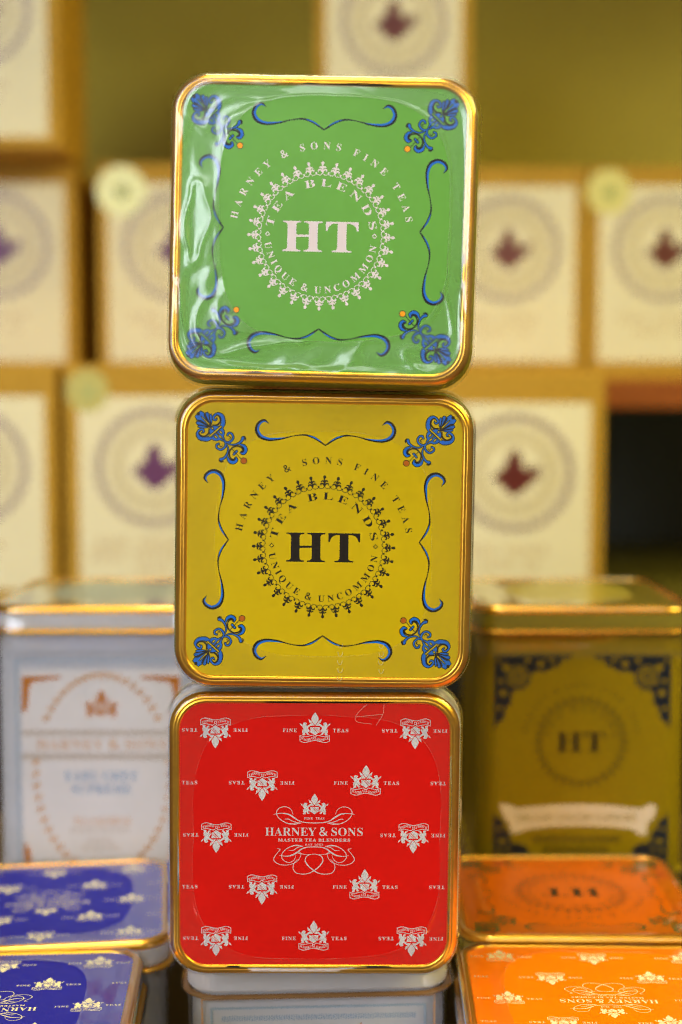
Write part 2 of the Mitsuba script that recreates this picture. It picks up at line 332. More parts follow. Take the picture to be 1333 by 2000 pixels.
def corner_ornament():
    """(black, blue, dot outline, dot): a palmette with scrolls, its tip at the origin, running along (1, 1) with y down; in lid widths."""
    o = np.array([175.0, 195.0])

    def P(*p):
        return np.array(p, float) - o

    def both(g):
        return unary_union([g, swap(g)])
    blue = [both(stroke(P((640, 480), (686, 380), (668, 255), (590, 198), (508, 235), (490, 300), (535, 322), (562, 285)), [70, 78, 66, 46, 36, 32, 26, 8])),
            both(Polygon(P((430, 428), (335, 262), (305, 190), (240, 150), (195, 188), (228, 262), (350, 380)))),
            both(Polygon(P((440, 420), (345, 240), (335, 188), (370, 172), (402, 205), (436, 330)))),
            both(Polygon(P((448, 400), (415, 222), (442, 205), (460, 260), (462, 350)))),
            both(Polygon(P((440, 470), (520, 435), (650, 465), (702, 520), (712, 590), (692, 640), (728, 735), (700, 700), (560, 560)))),
            both(stroke(P((745, 762), (835, 742), (888, 665), (850, 585), (795, 580), (772, 622)), [16, 34, 30, 27, 27, 25])),
            both(stroke(P((700, 722), (850, 806), (960, 792), (1050, 735), (1082, 668)), [16, 18, 22, 36, 54])),
            both(stroke(P((1010, 790), (1105, 832), (1138, 910), (1095, 975), (1035, 965)), [16, 52, 60, 48, 14])),
            stroke(P((905, 995), (960, 935)), 34)]
    holes = [stroke(P((640, 452), (422, 648)), 26), Point(P((475, 490))[0]).buffer(17), stroke(P((255, 260), (400, 405)), [6, 24]),
             both(affinity.translate(affinity.rotate(affinity.scale(Point(0, 0).buffer(1), 34, 15), 45), *P((638, 562))[0])),
             affinity.translate(affinity.rotate(affinity.scale(Point(0, 0).buffer(1), 36, 15), 45), *P((628, 648))[0])]
    shade = [both(stroke(P((470, 425), (570, 418), (632, 340), (612, 258), (560, 225), (520, 268)), [16, 30, 28, 24, 22, 6])),
             both(stroke(P((800, 1010), (838, 905), (930, 838), (1040, 850), (1090, 915), (1035, 945)), [16, 26, 12, 24, 36, 10])),
             both(stroke(P((1105, 640), (1128, 680), (1120, 720)), [24, 30, 10])),
             both(stroke(P((440, 440), (325, 270), (310, 215)), [26, 12, 14])), both(stroke(P((445, 420), (405, 260), (400, 215)), [20, 9, 8])),
             Point(P((190, 205))[0]).buffer(30), both(stroke(P((660, 470), (560, 560), (540, 582)), 6)), both(stroke(P((800, 640), (838, 668), (800, 700)), [10, 16, 6])),
             stroke(P((875, 900), (1050, 1090)), 9)]
    b, h, s = unary_union(blue), unary_union(holes), unary_union(shade)
    black = unary_union([b.buffer(12), s.buffer(3), h.buffer(11)]).difference(h)
    blue_ = b.buffer(-2).difference(unary_union([s.buffer(3), h.buffer(11)]))
    lines = unary_union([both(stroke(P((655, 500), (560, 590)), 5)), both(stroke(P((705, 470), (722, 350), (690, 245)), 5))])
    blue_ = blue_.difference(lines)
    dot = Point(P((1092, 1132))[0] * 0.5 + P((1092, 1132))[0][::-1] * 0.5)
    k = PX / 10.25
    return [affinity.scale(g, k, -k, origin=(0, 0)) for g in (black, blue_, dot.buffer(66), dot.buffer(54))]


def bracket():
    """(black, blue): a calligraphic brace, the cusp at the origin, the hooks outwards (+y)."""
    pts = [(0, 0), (-10, 7), (-22, 14.5), (-40, 19.6), (-62, 17.5), (-86, 11.5), (-110, 10), (-127, 16), (-133.5, 29), (-129, 42), (-119, 47.5), (-110, 41)]
    w = [2.2, 3.6, 4.4, 3.2, 1.6, 3.4, 6.2, 7.2, 6.8, 5.4, 3.8, 1.2]
    half = stroke(pts, w, 10)
    a = stroke([(-8, 7.0), (-15, 11.6), (-24, 16), (-34, 19)], [.5, 2.0, 2.2, .6])
    b = stroke([(-78, 14.5), (-92, 12.3), (-110, 11.8), (-124.5, 17.5), (-130.8, 29), (-127, 40), (-119, 45), (-112.5, 42)], [.5, 2.2, 3.6, 4.3, 4.0, 3.3, 2.2, .6])
    black = unary_union([half, mirror_x(half)])
    blue = unary_union([a, b, mirror_x(a), mirror_x(b)])
    return [affinity.scale(g, PX, PX, origin=(0, 0)) for g in (black, blue)]


def fleur_ring(n=32, r0=118.0):
    """A wreath of small fleurs-de-lis joined by loops."""
    k = 1 / 8.33
    f = [stroke([(0, 158), (0, 100), (0, 0)], [12, 16, 14]), affinity.scale(Point(0, 150).buffer(1), 22, 27)]
    for s in (1, -1):
        f += [stroke([(0, 62), (s * 26, 92), (s * 52, 78)], [20, 20, 12]), stroke([(0, 12), (s * 28, 46), (s * 58, 44), (s * 62, 20)], [20, 22, 20, 8]),
              stroke([(0, 0), (s * 32, -34), (s * 76, -30), (s * 98, -8), (s * 84, 8)], 6.5), Point(s * 97, -8).buffer(11)]
    one = affinity.translate(affinity.scale(unary_union(f), k, k, origin=(0, 0)), 0, r0)
    one = one.buffer(0.22)
    g = unary_union([affinity.rotate(one, 360 * i / n, origin=(0, 0)) for i in range(n)])
    return affinity.scale(g, PX, PX, origin=(0, 0))


def monogram():
    cy, cap = 0.0, 56.5
    h = letters('H', cap, 0.5, 0, 1.22)[0][0][1]
    t = letters('T', cap, 0.5, 0, 1.24)[0][0][1]
    g = unary_union([affinity.translate(h, -35.0, -cap / 2 - 1), affinity.translate(t, 40, -cap / 2 - 1)])
    return affinity.scale(g, PX, PX, origin=(0, 0))


def wreath_print():
    """The round emblem: monogram, wreath and three texts, about its own centre."""
    s = PX
    out = [monogram(), fleur_ring(),
           text_arc('HARNEY & SONS FINE TEAS', 13.2 * s, 168.5 * s, 167.5, 12, -0.8, 0.95, spread=160),
           text_arc('TEA BLENDS', 14.0 * s, 99.5 * s, 165, 13, -1.2, 1.55, spread=70),
           text_arc('UNIQUE & UNCOMMON', 12.5 * s, 101 * s, 191, 347.5, 0, 1.0, inside=True, spread=40)]
    for sx in (1, -1):
        d = Polygon([(0, -5), (5, 0), (0, 5), (-5, 0)])
        out.append(affinity.scale(affinity.translate(d.difference(affinity.scale(d, .6, .6)), sx * 101, 2), s, s, origin=(0, 0)))
    return unary_union(out)


def lid_emblem_layers():
    """[(part name, layer height index, ink slot, shape)] of the lid with the monogram."""
    emb = affinity.translate(wreath_print(), -0.001, -0.021)
    out = [('emblem', 0, 'text', emb)]
    black, blue, rim, dot = corner_ornament()
    for sx, sy in ((1, 1), (-1, 1), (-1, -1), (1, -1)):
        fx = [affinity.scale(affinity.translate(g, -0.477 + 0.035, 0.477 - 0.042), sx, sy, origin=(0, 0)) for g in (black, blue, rim, dot)]
        out += [('corner_ornament', 0, 'line', unary_union([fx[0], fx[2]])), ('ornament_fill', 1, 'fill', fx[1]), ('ornament_dot', 1, 'dot', fx[3])]
    bl, bu = bracket()
    for q in range(4):
        tr = [affinity.rotate(affinity.translate(g, 0, 0.331), 90 * q, origin=(0, 0)) for g in (bl, bu)]
        out += [('scroll_bracket', 0, 'line', tr[0]), ('bracket_fill', 1, 'fill', tr[1])]
    return out


def crest(ribbon=True):
    """The coat of arms about the height of its side words; in lid widths."""
    o = np.array([668.0, 333.0])

    def P(*p):
        return np.array(p, float) - o
    top = Polygon(spline(P((670, 103), (700, 148), (715, 190), (700, 225), (670, 262), (640, 225), (625, 190), (640, 148), (670, 103)), 5))
    half = [Polygon(P((590, 188), (632, 222), (664, 274), (612, 274), (632, 240), (598, 234))),
            Polygon(spline(P((520, 252), (534, 234), (560, 236), (572, 250), (560, 262), (574, 276), (610, 250), (630, 244), (606, 282), (584, 300), (592, 322), (612, 345), (604, 362),
                             (578, 345), (590, 372), (604, 382), (576, 388), (560, 362), (548, 372), (548, 392), (512, 392), (520, 370), (510, 350), (528, 318), (514, 285), (520, 252)), 4)).buffer(0),
            Polygon(P((478, 242), (500, 252), (508, 266), (506, 282), (488, 264))), Polygon(P((506, 318), (524, 330), (520, 342)))]
    shield = Polygon(P((608, 291), (732, 291), (722, 330), (736, 352), (700, 372), (670, 396), (640, 372), (604, 352), (618, 330)))
    lines = unary_union([LineString(P((634, 291), (716, 375))).buffer(2.5), LineString(P((662, 291), (728, 352))).buffer(2.5)]
                        + [LineString([(a, b), (a + 16, b - 12)]).buffer(2.0) for a, b in P((654, 316), (664, 327), (674, 338), (684, 349))])
    g = [top, shield.difference(lines)]
    for h in half:
        h = h.difference(unary_union([top.buffer(7), shield.buffer(7)]))
        g += [h, affinity.scale(h, -1, 1, origin=(2, 0))]
    if ribbon:
        up = spline(P((482, 393), (548, 408), (640, 391), (670, 412), (702, 391), (790, 408), (853, 393)), 6)
        lo = spline(P((853, 470), (790, 489), (668, 464), (548, 489), (482, 470)), 6)
        body = Polygon(np.vstack([up, lo])).buffer(0)
        g.append(body.difference(body.buffer(-8)))
        ls, w = letters('MASTER TEA BLENDER', 30, 1.0, 6, 1.0)
        for x, a in ls:
            u = (x / w - 0.5) * 340
            y = 442 + 12 * math.cos(u / 340 * 4 * math.pi + 0.2) * -1
            sl = math.degrees(math.atan(-0.30 * math.sin(-u / 340 * 4 * math.pi)))
            g.append(affinity.translate(affinity.rotate(affinity.scale(a, 340 / w, -1, origin=(0, 0)), sl, origin=(0, 0)), u, y - 333 + 15))
    k = 1 / 6.348 / 551
    return affinity.scale(unary_union(g), k, -k, origin=(0, 0))


def fine_teas():
    k = 1 / 6.348 / 551
    c = 43 * k
    return unary_union([text_line('FINE', c, -308 * k, 0, 176 * k, 1, 40), text_line('TEAS', c, 318 * k, 0, 193 * k, 1, 40)])


def teas_word():
    k = 1 / 6.348 / 551
    return text_line('TEAS', 43 * k, 0, 0, 193 * k, 1, 40)


def centre_logo():
    """The crest, name and flourishes in the middle of the patterned lid, about the lid centre."""
    k = 1 / 5.796 / 551
    o = np.array([665.0, 592.0])

    def P(*p):
        return (np.array(p, float) - o) * [k, -k]

    def pair(pts, w):
        g = stroke(P(*pts), np.asarray(w) * k, 8)
        return unary_union([g, mirror_x(g)])
    g = [pair([(665, 452), (560, 445), (490, 425), (430, 385), (370, 350), (300, 340), (240, 345), (205, 355)], [9, 9, 10, 17, 15, 9, 7, 3]),
         pair([(425, 350), (405, 300), (365, 270), (320, 264), (270, 280), (240, 320), (250, 375), (300, 425), (370, 458), (440, 464), (515, 453)], [4, 6, 7, 7, 7, 8, 8, 8, 10, 14, 4]),
         pair([(332, 406), (375, 408), (420, 430), (470, 446), (515, 452)], [4, 8, 8, 7, 4]),
         pair([(665, 728), (590, 732), (530, 750), (470, 795), (410, 828), (340, 838), (270, 828)], [9, 9, 12, 18, 14, 8, 3]),
         pair([(460, 830), (440, 880), (390, 910), (340, 900), (302, 860), (305, 805), (350, 755), (410, 722), (470, 712), (540, 722)], [4, 6, 7, 7, 8, 8, 8, 10, 14, 4]),
         pair([(380, 770), (430, 768), (480, 735), (540, 722)], [4, 8, 8, 4]),
         pair([(665, 812), (600, 818), (510, 808), (480, 795), (500, 790), (516, 820), (490, 880), (440, 918), (360, 940), (280, 935), (220, 900), (210, 860), (245, 805), (280, 760), (245, 748)],
              [5, 5, 6, 6, 6, 7, 6, 6, 6, 7, 8, 8, 7, 8, 4]),
         pair([(475, 875), (440, 920), (428, 975), (460, 1030), (540, 1046), (610, 1035), (665, 1005), (730, 950), (765, 890), (745, 835), (690, 815), (665, 812)],
              [4, 6, 8, 8, 8, 8, 11, 13, 12, 8, 6, 5])]
    g.append(affinity.translate(affinity.scale(crest(False), 0.90, 0.90, origin=(0, 0)), 0, (592 - 300) * k))
    g += [text_line('HARNEY & SONS', 93 * k, 0, (592 - 553) * k, 1114 * k, -1.5, 4), text_line('MASTER TEA BLENDERS', 36 * k, 0, (592 - 650) * k, 820 * k, 2, 30),
          text_line('EST.1983', 21 * k, 0, (592 - 703) * k, 208 * k, 0, 30), text_line('FINE', 27 * k, (600 - 665) * k, (592 - 398) * k, 100 * k, 2, 20),
          text_line('TEAS', 27 * k, (731 - 665) * k, (592 - 398) * k, 98 * k, 2, 20)]
    return unary_union(g)


ROWS = [(0.378, (-0.349, 1), (0, 0), (0.354, 1)), (0.189, (-0.184, 1), (0.181, 0)), (0.0, (-0.346, 1), (0.352, 1)), (-0.189, (-0.184, 1), (0.180, 0)), (-0.378, (-0.347, 1), (0, 0), (0.350, 1))]


# ------------------------------------------------------------------ tins
LAYER = 0.00008
PANEL_Z = -0.0008
RIM = [(.0506, .0123, -.0034), (.0510, .0126, -.0030), (.0511, .0127, -.0023), (.0509, .0125, -.0015), (.0504, .0121, -.0008), (.0498, .0117, -.0003), (.0493, .0113, -.0001), (.0491, .0111, -.0003), (.0489, .0109, -.0003),
       (.0486, .0107, .0000), (.0482, .0103, .0000), (.0478, .0100, -.0002), (.0475, .0097, -.0005), (.04735, .0095, -.0010)]
SKIRT = [(.0498, .0117, -.0108), (.0503, .0121, -.0104), (.0506, .0123, -.0096), (.0506, .0123, -.0034)]
CURL = [(.0498, .0117, -.0126), (.0512, .0128, -.0128), (.0521, .0134, -.0125), (.0524, .0136, -.0119), (.0521, .0134, -.0113), (.0512, .0128, -.0109), (.0500, .0119, -.0109)]
PLY = {}


def sq(rows, s=1.0, **kw):
    return loft([(h * s, h * s, r * s, z) for h, r, z in rows], 9, 6, **kw)


def shared(key, make, bsdf, smooth=False):
    """The ply dict of a mesh that several things use."""
    if (key, bsdf) not in PLY:
        PLY[(key, bsdf)] = mikit.ply(make(), bsdf, smooth=smooth)
    return PLY[(key, bsdf)]


def on_lid(M, h, dx=0.0, dy=0.0, turn=0.0):
    return M @ T().translate([0, 0, h]) @ T().rotate([0, 0, 1], turn) @ T().translate([dx * 0.1, dy * 0.1, 0])


DESIGNS = {}


def print_lid(key, M, h, design, inks, turn):
    L = key + '__lid__'
    if design == 'emblem':
        if 'emblem' not in DESIGNS:
            DESIGNS['emblem'] = lid_emblem_layers()
        for i, (name, layer, slot, shape) in enumerate(DESIGNS['emblem']):
            put(L + name, shared(('emblem', i), lambda: sheet(shape, 0.1, PANEL_Z + LAYER * (1 + layer)), inks[slot]), None, on_lid(M, h, turn=turn))
    else:
        if 'crest' not in DESIGNS:
            DESIGNS['crest'] = unary_union([crest(), fine_teas()])
            DESIGNS['teas'], DESIGNS['logo'] = teas_word(), centre_logo()
        z = PANEL_Z + LAYER
        put(L + 'centre_logo', shared('logo', lambda: sheet(DESIGNS['logo'], 0.1, z), inks['text']), None, on_lid(M, h, turn=turn))
        for y, *cols in ROWS:
            for x, down in cols:
                put(L + 'crest', shared('crest', lambda: sheet(DESIGNS['crest'], 0.1, z), inks['text']), None, on_lid(M, h, x, y, turn) @ T().rotate([0, 0, 1], 180 * down))
        for y in (0.189, -0.189):
            for x, down in ((-0.440, 0), (0.437, 1)):
                put(L + 'word', shared('teas', lambda: sheet(DESIGNS['teas'], 0.1, z), inks['text']), None, on_lid(M, h, x, y, turn) @ T().rotate([0, 0, 1], 180 * down))


def film_mesh(h, seed, opening, amp=1.0, bottom=0.02, bias=(0, 0), lift=0.0):
    """Shrink film: up the sides, over the rim and onto the lid as far as a rounded opening (centre x, y, half x, half y, power) that is left bare."""
    k, m = 18, 72
    def per(half, r):
        return rsq(half, half, r, k, m)
    n = 4 * (k + m)
    prof = [(.0503, .012, bottom), (.0503, .012, (bottom + h - .020) / 2), (.0504, .012, h - .020), (.0512, .0127, h - .0155), (.0531, .0137, h - .0135), (.0533, .0139, h - .0119), (.0530, .0137, h - .0100),
            (.0521, .0132, h - .0070), (.0518, .0130, h - .0045), (.0518, .0130, h - .0026), (.0515, .0129, h - .0010), (.0508, .0124, h + .0002), (.0497, .0115, h + .0007)]
    rows = [np.column_stack([per(a, r), np.full(n, z)]) for a, r, z in prof]
    outer = per(.0497, .0115)
    cx, cy, hx, hy, pw = opening
    ang = np.arctan2(outer[:, 1], outer[:, 0])
    c, s = np.cos(ang), np.sin(ang)
    rr = (np.abs(c / hx) ** pw + np.abs(s / hy) ** pw) ** (-1 / pw)
    wob = 1 + 0.02 * (meshkit.fbm(np.column_stack([c * 2.2, s * 2.2, np.full(n, seed)]), 3, seed) - .5) * 2
    inner = np.column_stack([cx + rr * c * wob, cy + rr * s * wob])
    nf = 26
    for i in range(1, nf + 1):
        t = i / nf
        z = h + .0007 - .0009 * min(1, t * 3)
        up = lift * max(0.0, t - 0.12) * np.maximum(0.15, -0.75 * c + 0.45 * s)
        rows.append(np.column_stack([outer * (1 - t) + inner * t, z + up]))
    R = len(rows)
    V = np.array(rows)
    # wrinkles: long along the edge, short across it
    arc = np.concatenate([[0], np.cumsum(np.linalg.norm(np.diff(outer, axis=0), axis=1))])
    for i in range(R):
        P = V[i]
        if i >= len(prof) - 1:
            t = (i - len(prof) + 1) / nf
            width = np.linalg.norm(outer - inner, axis=1)
            d = width * t
            q = np.column_stack([c * 3.2 + seed * 3.1, s * 3.2 + d * 26, d * 75 + seed])
            w1 = meshkit.fbm(q, 2, seed) - .5
            q2 = np.column_stack([c * 4.5 + 5 + d * 20, s * 4.5, d * 130 + seed * 2])
            w2 = np.clip(1 - np.abs(meshkit.noise(q2, seed + 9) - .5) * 5, 0, 1) ** 2
            env = min(1, t * 5) * (0.35 + 0.65 * (1 - t)) * np.clip(width / 0.006, 0.25, 1.6)
            side = np.maximum(0, c * bias[0]) + np.maximum(0, s * bias[1])
            P[:, 2] += amp * env * (0.25 + side) * (0.0009 * w1 + 0.00022 * w2) + 0.00012 * (t > .9)
        else:
            q = np.column_stack([c * 9 + seed, s * 9, np.full(n, P[0, 2] * 90)])
            w1 = meshkit.fbm(q, 3, seed + 4) - .5
            P[:, :2] *= (1 + amp * 0.006 * np.maximum(w1, -0.02)[:, None])
    V = V.reshape(-1, 3)
    i = np.arange(n); j = (i + 1) % n
    f = []
    for a in range(R - 1):
        f += [np.column_stack([a * n + i, a * n + j, (a + 1) * n + j]), np.column_stack([a * n + i, (a + 1) * n + j, (a + 1) * n + i])]
    return trimesh.Trimesh(V, np.vstack(f), process=False), V[-n:]


def tube(path, r, closed=True, k=5):
    p = np.asarray(path)
    n = len(p)
    d = np.roll(p, -1, 0) - np.roll(p, 1, 0) if closed else np.gradient(p, axis=0)
    d /= np.linalg.norm(d, axis=1, keepdims=True) + 1e-12
    up = np.array([0, 0, 1.0])
    a = np.cross(d, up); a /= np.linalg.norm(a, axis=1, keepdims=True) + 1e-12
    b = np.cross(d, a)
    th = np.arange(k) / k * 2 * np.pi
    rad = np.broadcast_to(r, n)[:, None, None]
    v = (p[:, None] + rad * (np.cos(th)[None, :, None] * a[:, None] + np.sin(th)[None, :, None] * b[:, None])).reshape(-1, 3)
    f = []
    for i in range(n if closed else n - 1):
        i2 = (i + 1) % n
        for q in range(k):
            q2 = (q + 1) % k
            f += [[i * k + q, i2 * k + q, i2 * k + q2], [i * k + q, i2 * k + q2, i * k + q2]]
    return trimesh.Trimesh(v, np.array(f), process=False)


def tin(key, label, M, h, lacquer, skirt, body, design=None, inks=None, turn=0.0, film=None, group=None, lift=0.0, bottom=0.02, deep=1.0, curl='gold_metal', wrap='clear_film'):
    """A square tea tin standing on z = 0 of its own frame, with a fitted lid; M places it."""
    labels[key] = {'label': label, 'category': 'tin'}
    if group:
        labels[key]['group'] = group
    up = M @ T().translate([0, 0, h])
    put(key + '__body', shared(('body', h), lambda: loft([(.0470, .0470, .010, 0.0004), (.0496, .0496, .0118, 0), (.0504, .0504, .0123, .0012), (.0500, .0500, .012, .0026), (.0490, .0490, .0112, .0034), (.0490, .0490, .0112, h - .022),
                                                         (.0488, .0488, .0110, h - .018), (.0480, .0480, .0106, h - .0165), (.0480, .0480, .0106, h - .003)], 9, 6), body, 35), None, M)
    put(key + '__lid', shared('skirt', lambda: sq(SKIRT, cap0=False, cap1=False), skirt, 35), None, up @ T().scale([1, 1, deep]))
    put(key + '__lid__rim', shared('rim', lambda: sq(RIM, cap0=False, cap1=False), 'gold_metal', True), None, up)
    put(key + '__lid__lower_curl', shared(('curl', deep), lambda: sq([(hh, rr, -.0119 + (zz + .0119) * (1 if deep == 1 else .5)) for hh, rr, zz in CURL], cap0=False, cap1=False), curl, True), None, up @ T().scale([1, 1, deep]))
    put(key + '__lid__panel', shared('panel', lambda: sheet(rounded(.0477, .0477, .0097), 1.0, PANEL_Z), lacquer), None, up)
    if design:
        print_lid(key, M, h, design, inks, turn)
    if film:
        seed, opening, amp, bias = film
        mesh, edge = film_mesh(h, seed, opening, amp, bottom, bias, lift)
        put(key + '__shrink_wrap', mesh, wrap, M, True)
        rad = 0.00001 + 0.00017 * np.clip(meshkit.noise(edge * 160, seed) - 0.42, 0, 1)
        put(key + '__shrink_wrap__edge', tube(edge, rad), 'film_edge', M, True)


EMB_BLACK = {'text': 'black_ink', 'line': 'black_ink', 'fill': 'blue_ink', 'dot': 'brown_ink'}
EMB_LILAC = {'text': 'lilac_ink', 'line': 'deep_ink', 'fill': 'blue_ink', 'dot': 'amber_ink'}


def pose(x, y, z, rx, ry, rz):
    """A tin lying on its side with its lid facing the camera: (x, y, z) is the centre of the lid panel, the angles in degrees small tilts."""
    R = T().translate([x, y, z]) @ T().rotate([0, 0, 1], rz) @ T().rotate([1, 0, 0], rx) @ T().rotate([0, 1, 0], ry)
    return R @ T().rotate([1, 0, 0], 90) @ T().translate([0, 0, -0.115 + 0.0008])


def stand(x, y, z=0.0, turn=0.0, s=1.0):
    return T().translate([x, y, z]) @ T().rotate([0, 0, 1], turn) @ T().scale([s, s, 1])


# ------------------------------------------------------------------ the setting
def slab(x0, x1, y0, y1, z0, z1, r=0.0015):
    g = loft([((x1 - x0) / 2 - r, (y1 - y0) / 2 - r, r, z0), ((x1 - x0) / 2, (y1 - y0) / 2, r * 1.5, z0 + r), ((x1 - x0) / 2, (y1 - y0) / 2, r * 1.5, z1 - r), ((x1 - x0) / 2 - r, (y1 - y0) / 2 - r, r, z1)], 4, 2)
    g.apply_translation([(x0 + x1) / 2, (y0 + y1) / 2, 0])
    return g


def structure(key, mesh, bsdf, label, smooth=False):
    put(key, mesh, bsdf, None, smooth)
    labels[key] = {'label': label, 'kind': 'structure'}


structure('counter', slab(-0.9, 0.9, 0.33, 1.60, -0.03, 0.0), 'counter_laminate', 'brown laminate counter under the front rows of tins')
structure('riser', slab(-0.75, 0.75, 0.6650, 0.7600, 0.0005, 0.1018), 'counter_laminate', 'hidden riser block under the back row of tall tins')
BACK = 1.35


def far(v, axis):
    return CAM[axis] + (v - CAM[axis]) * BACK


def far_slab(x0, x1, y0, y1, z0, z1):
    return slab(far(x0, 0), far(x1, 0), far(y0, 1), far(y1, 1), far(z0, 2), far(z1, 2))


structure('lower_shelf', far_slab(-0.75, 0.75, 0.765, 1.149, 0.192, 0.210), 'olive_board', 'lower shelf board carrying the nearest cream boxes')
structure('shade_board', far_slab(-0.75, 0.75, 0.710, 1.149, 0.680, 0.700), 'shelf_wood', 'unseen board added above the frame to shade the upper boxes')  # unseen blocker, added to keep overhead light off the upper cartons
structure('upper_shelf', far_slab(-0.75, 0.75, 0.858, 1.149, 0.3190, 0.3360), 'shelf_wood', 'orange brown wooden shelf board under the middle row of boxes')
structure('dark_back_panel', far_slab(-0.75, 0.75, 1.150, 1.165, 0.09, 0.327), 'dark_panel', 'dark panel behind the lower shelf')
structure('back_wall', far_slab(-0.75, 0.75, 1.150, 1.170, 0.3275, 0.95), 'olive_wall', 'olive yellow wall behind the boxes')

# ------------------------------------------------------------------ the stack of three tins lying on their sides
tin('tea_tin', 'red square tin with white crest pattern, lowest of the three stacked lids', pose(-0.0095, 0.4965, 0.1718, 0.78, 0.44, 0.78), 0.115,
    'red_lacquer', 'white_lacquer', 'pale_body', 'pattern', {'text': 'grey_ink'}, 0, (3, (0.0010, -0.0010, 0.0440, 0.0440, 3.6), 0.55, (0.2, 0.5)), curl='white_lacquer', wrap='clear_film')
tin('tea_tin_001', 'yellow square tin with black lettering and blue corner ornaments, middle of the stack', pose(-0.0059, 0.4943, 0.2767, -1.17, 0.93, 1.2), 0.115,
    'yellow_lacquer', 'olive_skirt', 'olive_body', 'emblem', EMB_BLACK, 0, (11, (0.0, -0.001, 0.0375, 0.0390, 3.2), 0.75, (0.4, 0.9)), curl='olive_skirt', wrap='clear_film')
tin('tea_tin_002', 'green square tin with pale lettering in glossy wrinkled film, top of the stack', pose(-0.0066, 0.4878, 0.3825, -1.08, 1.54, -2.11), 0.115,
    'green_lacquer', 'olive_skirt', 'olive_body', 'emblem', EMB_LILAC, 0, (23, (0.0040, 0.0035, 0.0385, 0.0405, 3.4), 1.5, (-1.6, -1.1)), lift=0.0013, curl='olive_skirt', wrap='glossy_film')

# ------------------------------------------------------------------ tins standing around it
tin('tea_tin_003', 'pale grey tin with framed label standing directly under the red tin', stand(-0.0108, 0.5650, 0, 3.0, 0.97), 0.119,
    'white_lacquer', 'white_lacquer', 'pale_body', None, None, 0, (31, (0, 0, .040, .040, 3), 0.4, (0, 0)), deep=1.17, curl='brown_curl')
tin('tea_tin_004', 'nearer of the two blue lidded tins with pale crests, at the bottom edge', stand(-0.1233, 0.4831, 0, 3.5), 0.115,
    'blue_lacquer', 'white_lacquer', 'pale_body', 'pattern', {'text': 'cream_ink'}, 180, (41, (-0.004, -0.002, 0.0370, 0.0430, 3.6), 0.35, (0.3, 0.3)))
tin('tea_tin_005', 'farther of the two blue lidded tins, below the tall pale oval labelled tin', stand(-0.1233, 0.5878, 0, 7.0), 0.115,
    'blue_lacquer', 'white_lacquer', 'pale_body', 'pattern', {'text': 'cream_ink'}, 180, (43, (-0.003, 0.001, 0.0380, 0.0400, 3.6), 0.35, (0.3, 0.3)))
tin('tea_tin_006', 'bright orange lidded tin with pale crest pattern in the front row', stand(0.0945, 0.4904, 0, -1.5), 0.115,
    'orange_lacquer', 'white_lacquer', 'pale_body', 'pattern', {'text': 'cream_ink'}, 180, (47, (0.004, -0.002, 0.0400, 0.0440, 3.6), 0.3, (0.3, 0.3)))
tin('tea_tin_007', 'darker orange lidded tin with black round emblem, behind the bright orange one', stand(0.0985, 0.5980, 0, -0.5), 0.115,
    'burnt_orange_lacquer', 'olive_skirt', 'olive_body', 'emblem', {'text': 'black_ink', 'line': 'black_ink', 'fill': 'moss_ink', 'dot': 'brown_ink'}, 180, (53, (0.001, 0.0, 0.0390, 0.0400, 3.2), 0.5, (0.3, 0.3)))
tin('tea_tin_008', 'tall pale tin with oval tan label and blue lettering, back row', stand(-0.1118, 0.7060, 0.102, 0.3), 0.128,
    'teal_lacquer', 'white_lacquer', 'pale_body', None, None, 0, (59, (0, 0, .030, .030, 3), 0.4, (0, 0)), bottom=0.104)
tin('tea_tin_009', 'tall olive tin with black monogram, white banner and dark blue corners, back row', stand(0.1123, 0.7060, 0.102, 0.0), 0.128,
    'olive_lid_lacquer', 'olive_skirt', 'olive_body', None, None, 0, (61, (0, 0, .030, .030, 3), 0.4, (0, 0)), bottom=0.104)


def front_print(key, part, M, shape, bsdf, layer=1, scale=1.0):
    """Print on the front of a standing tin or box: shape in metres about (0, z); M is the thing's own transform."""
    return put('%s__%s' % (key, part), sheet(shape, scale, layer * LAYER, True), bsdf, M)


def frame(x0, x1, z0, z1, w):
    return sbox(x0, z0, x1, z1).difference(sbox(x0 + w, z0 + w, x1 - w, z1 - w))


# label of the pale tin under the stack (front face at y = -0.049)
M = stand(-0.0108, 0.5650, 0, 3.0, 0.97) @ T().translate([0, -0.0490, 0])
K = 'tea_tin_003__body'
front_print(K, 'border', M, frame(-.0450, .0450, .008, .1040, .0007), 'tan_ink')
front_print(K, 'inner_border', M, unary_union([frame(-.0415, .0415, .0115, .1004, .0009)]), 'grey_blue_ink')
front_print(K, 'tick_border', M, unary_union([sbox(-.0372 + i * .00095, .0950, -.0372 + i * .00095 + .0005, .0970) for i in range(79)]
                                            + [sbox(s * .0385 - .001, .02 + i * .00095, s * .0385 + .001, .02 + i * .00095 + .0005) for i in range(69) for s in (1, -1)]), 'slate_ink')
front_print(K, 'crest', M, affinity.translate(affinity.scale(crest(False), .16, .16, origin=(0, 0)), 0.016, .0830), 'bronze_ink')

# label of the tall pale tin
M = stand(-0.1118, 0.7060, 0.102, 0.3) @ T().translate([0, -0.0490, 0])
K = 'tea_tin_008__body'
zt = 0.128


def eg(x, y):
    """Photo detail units (about 1368 to the lid width) to label metres."""
    return (x - 618) / 13680.0, zt - 0.0008 - (y - 325) / 13680.0


def egbox(x0, y0, x1, y1):
    a, b = eg(x0, y0), eg(x1, y1)
    return sbox(a[0], b[1], b[0], a[1])


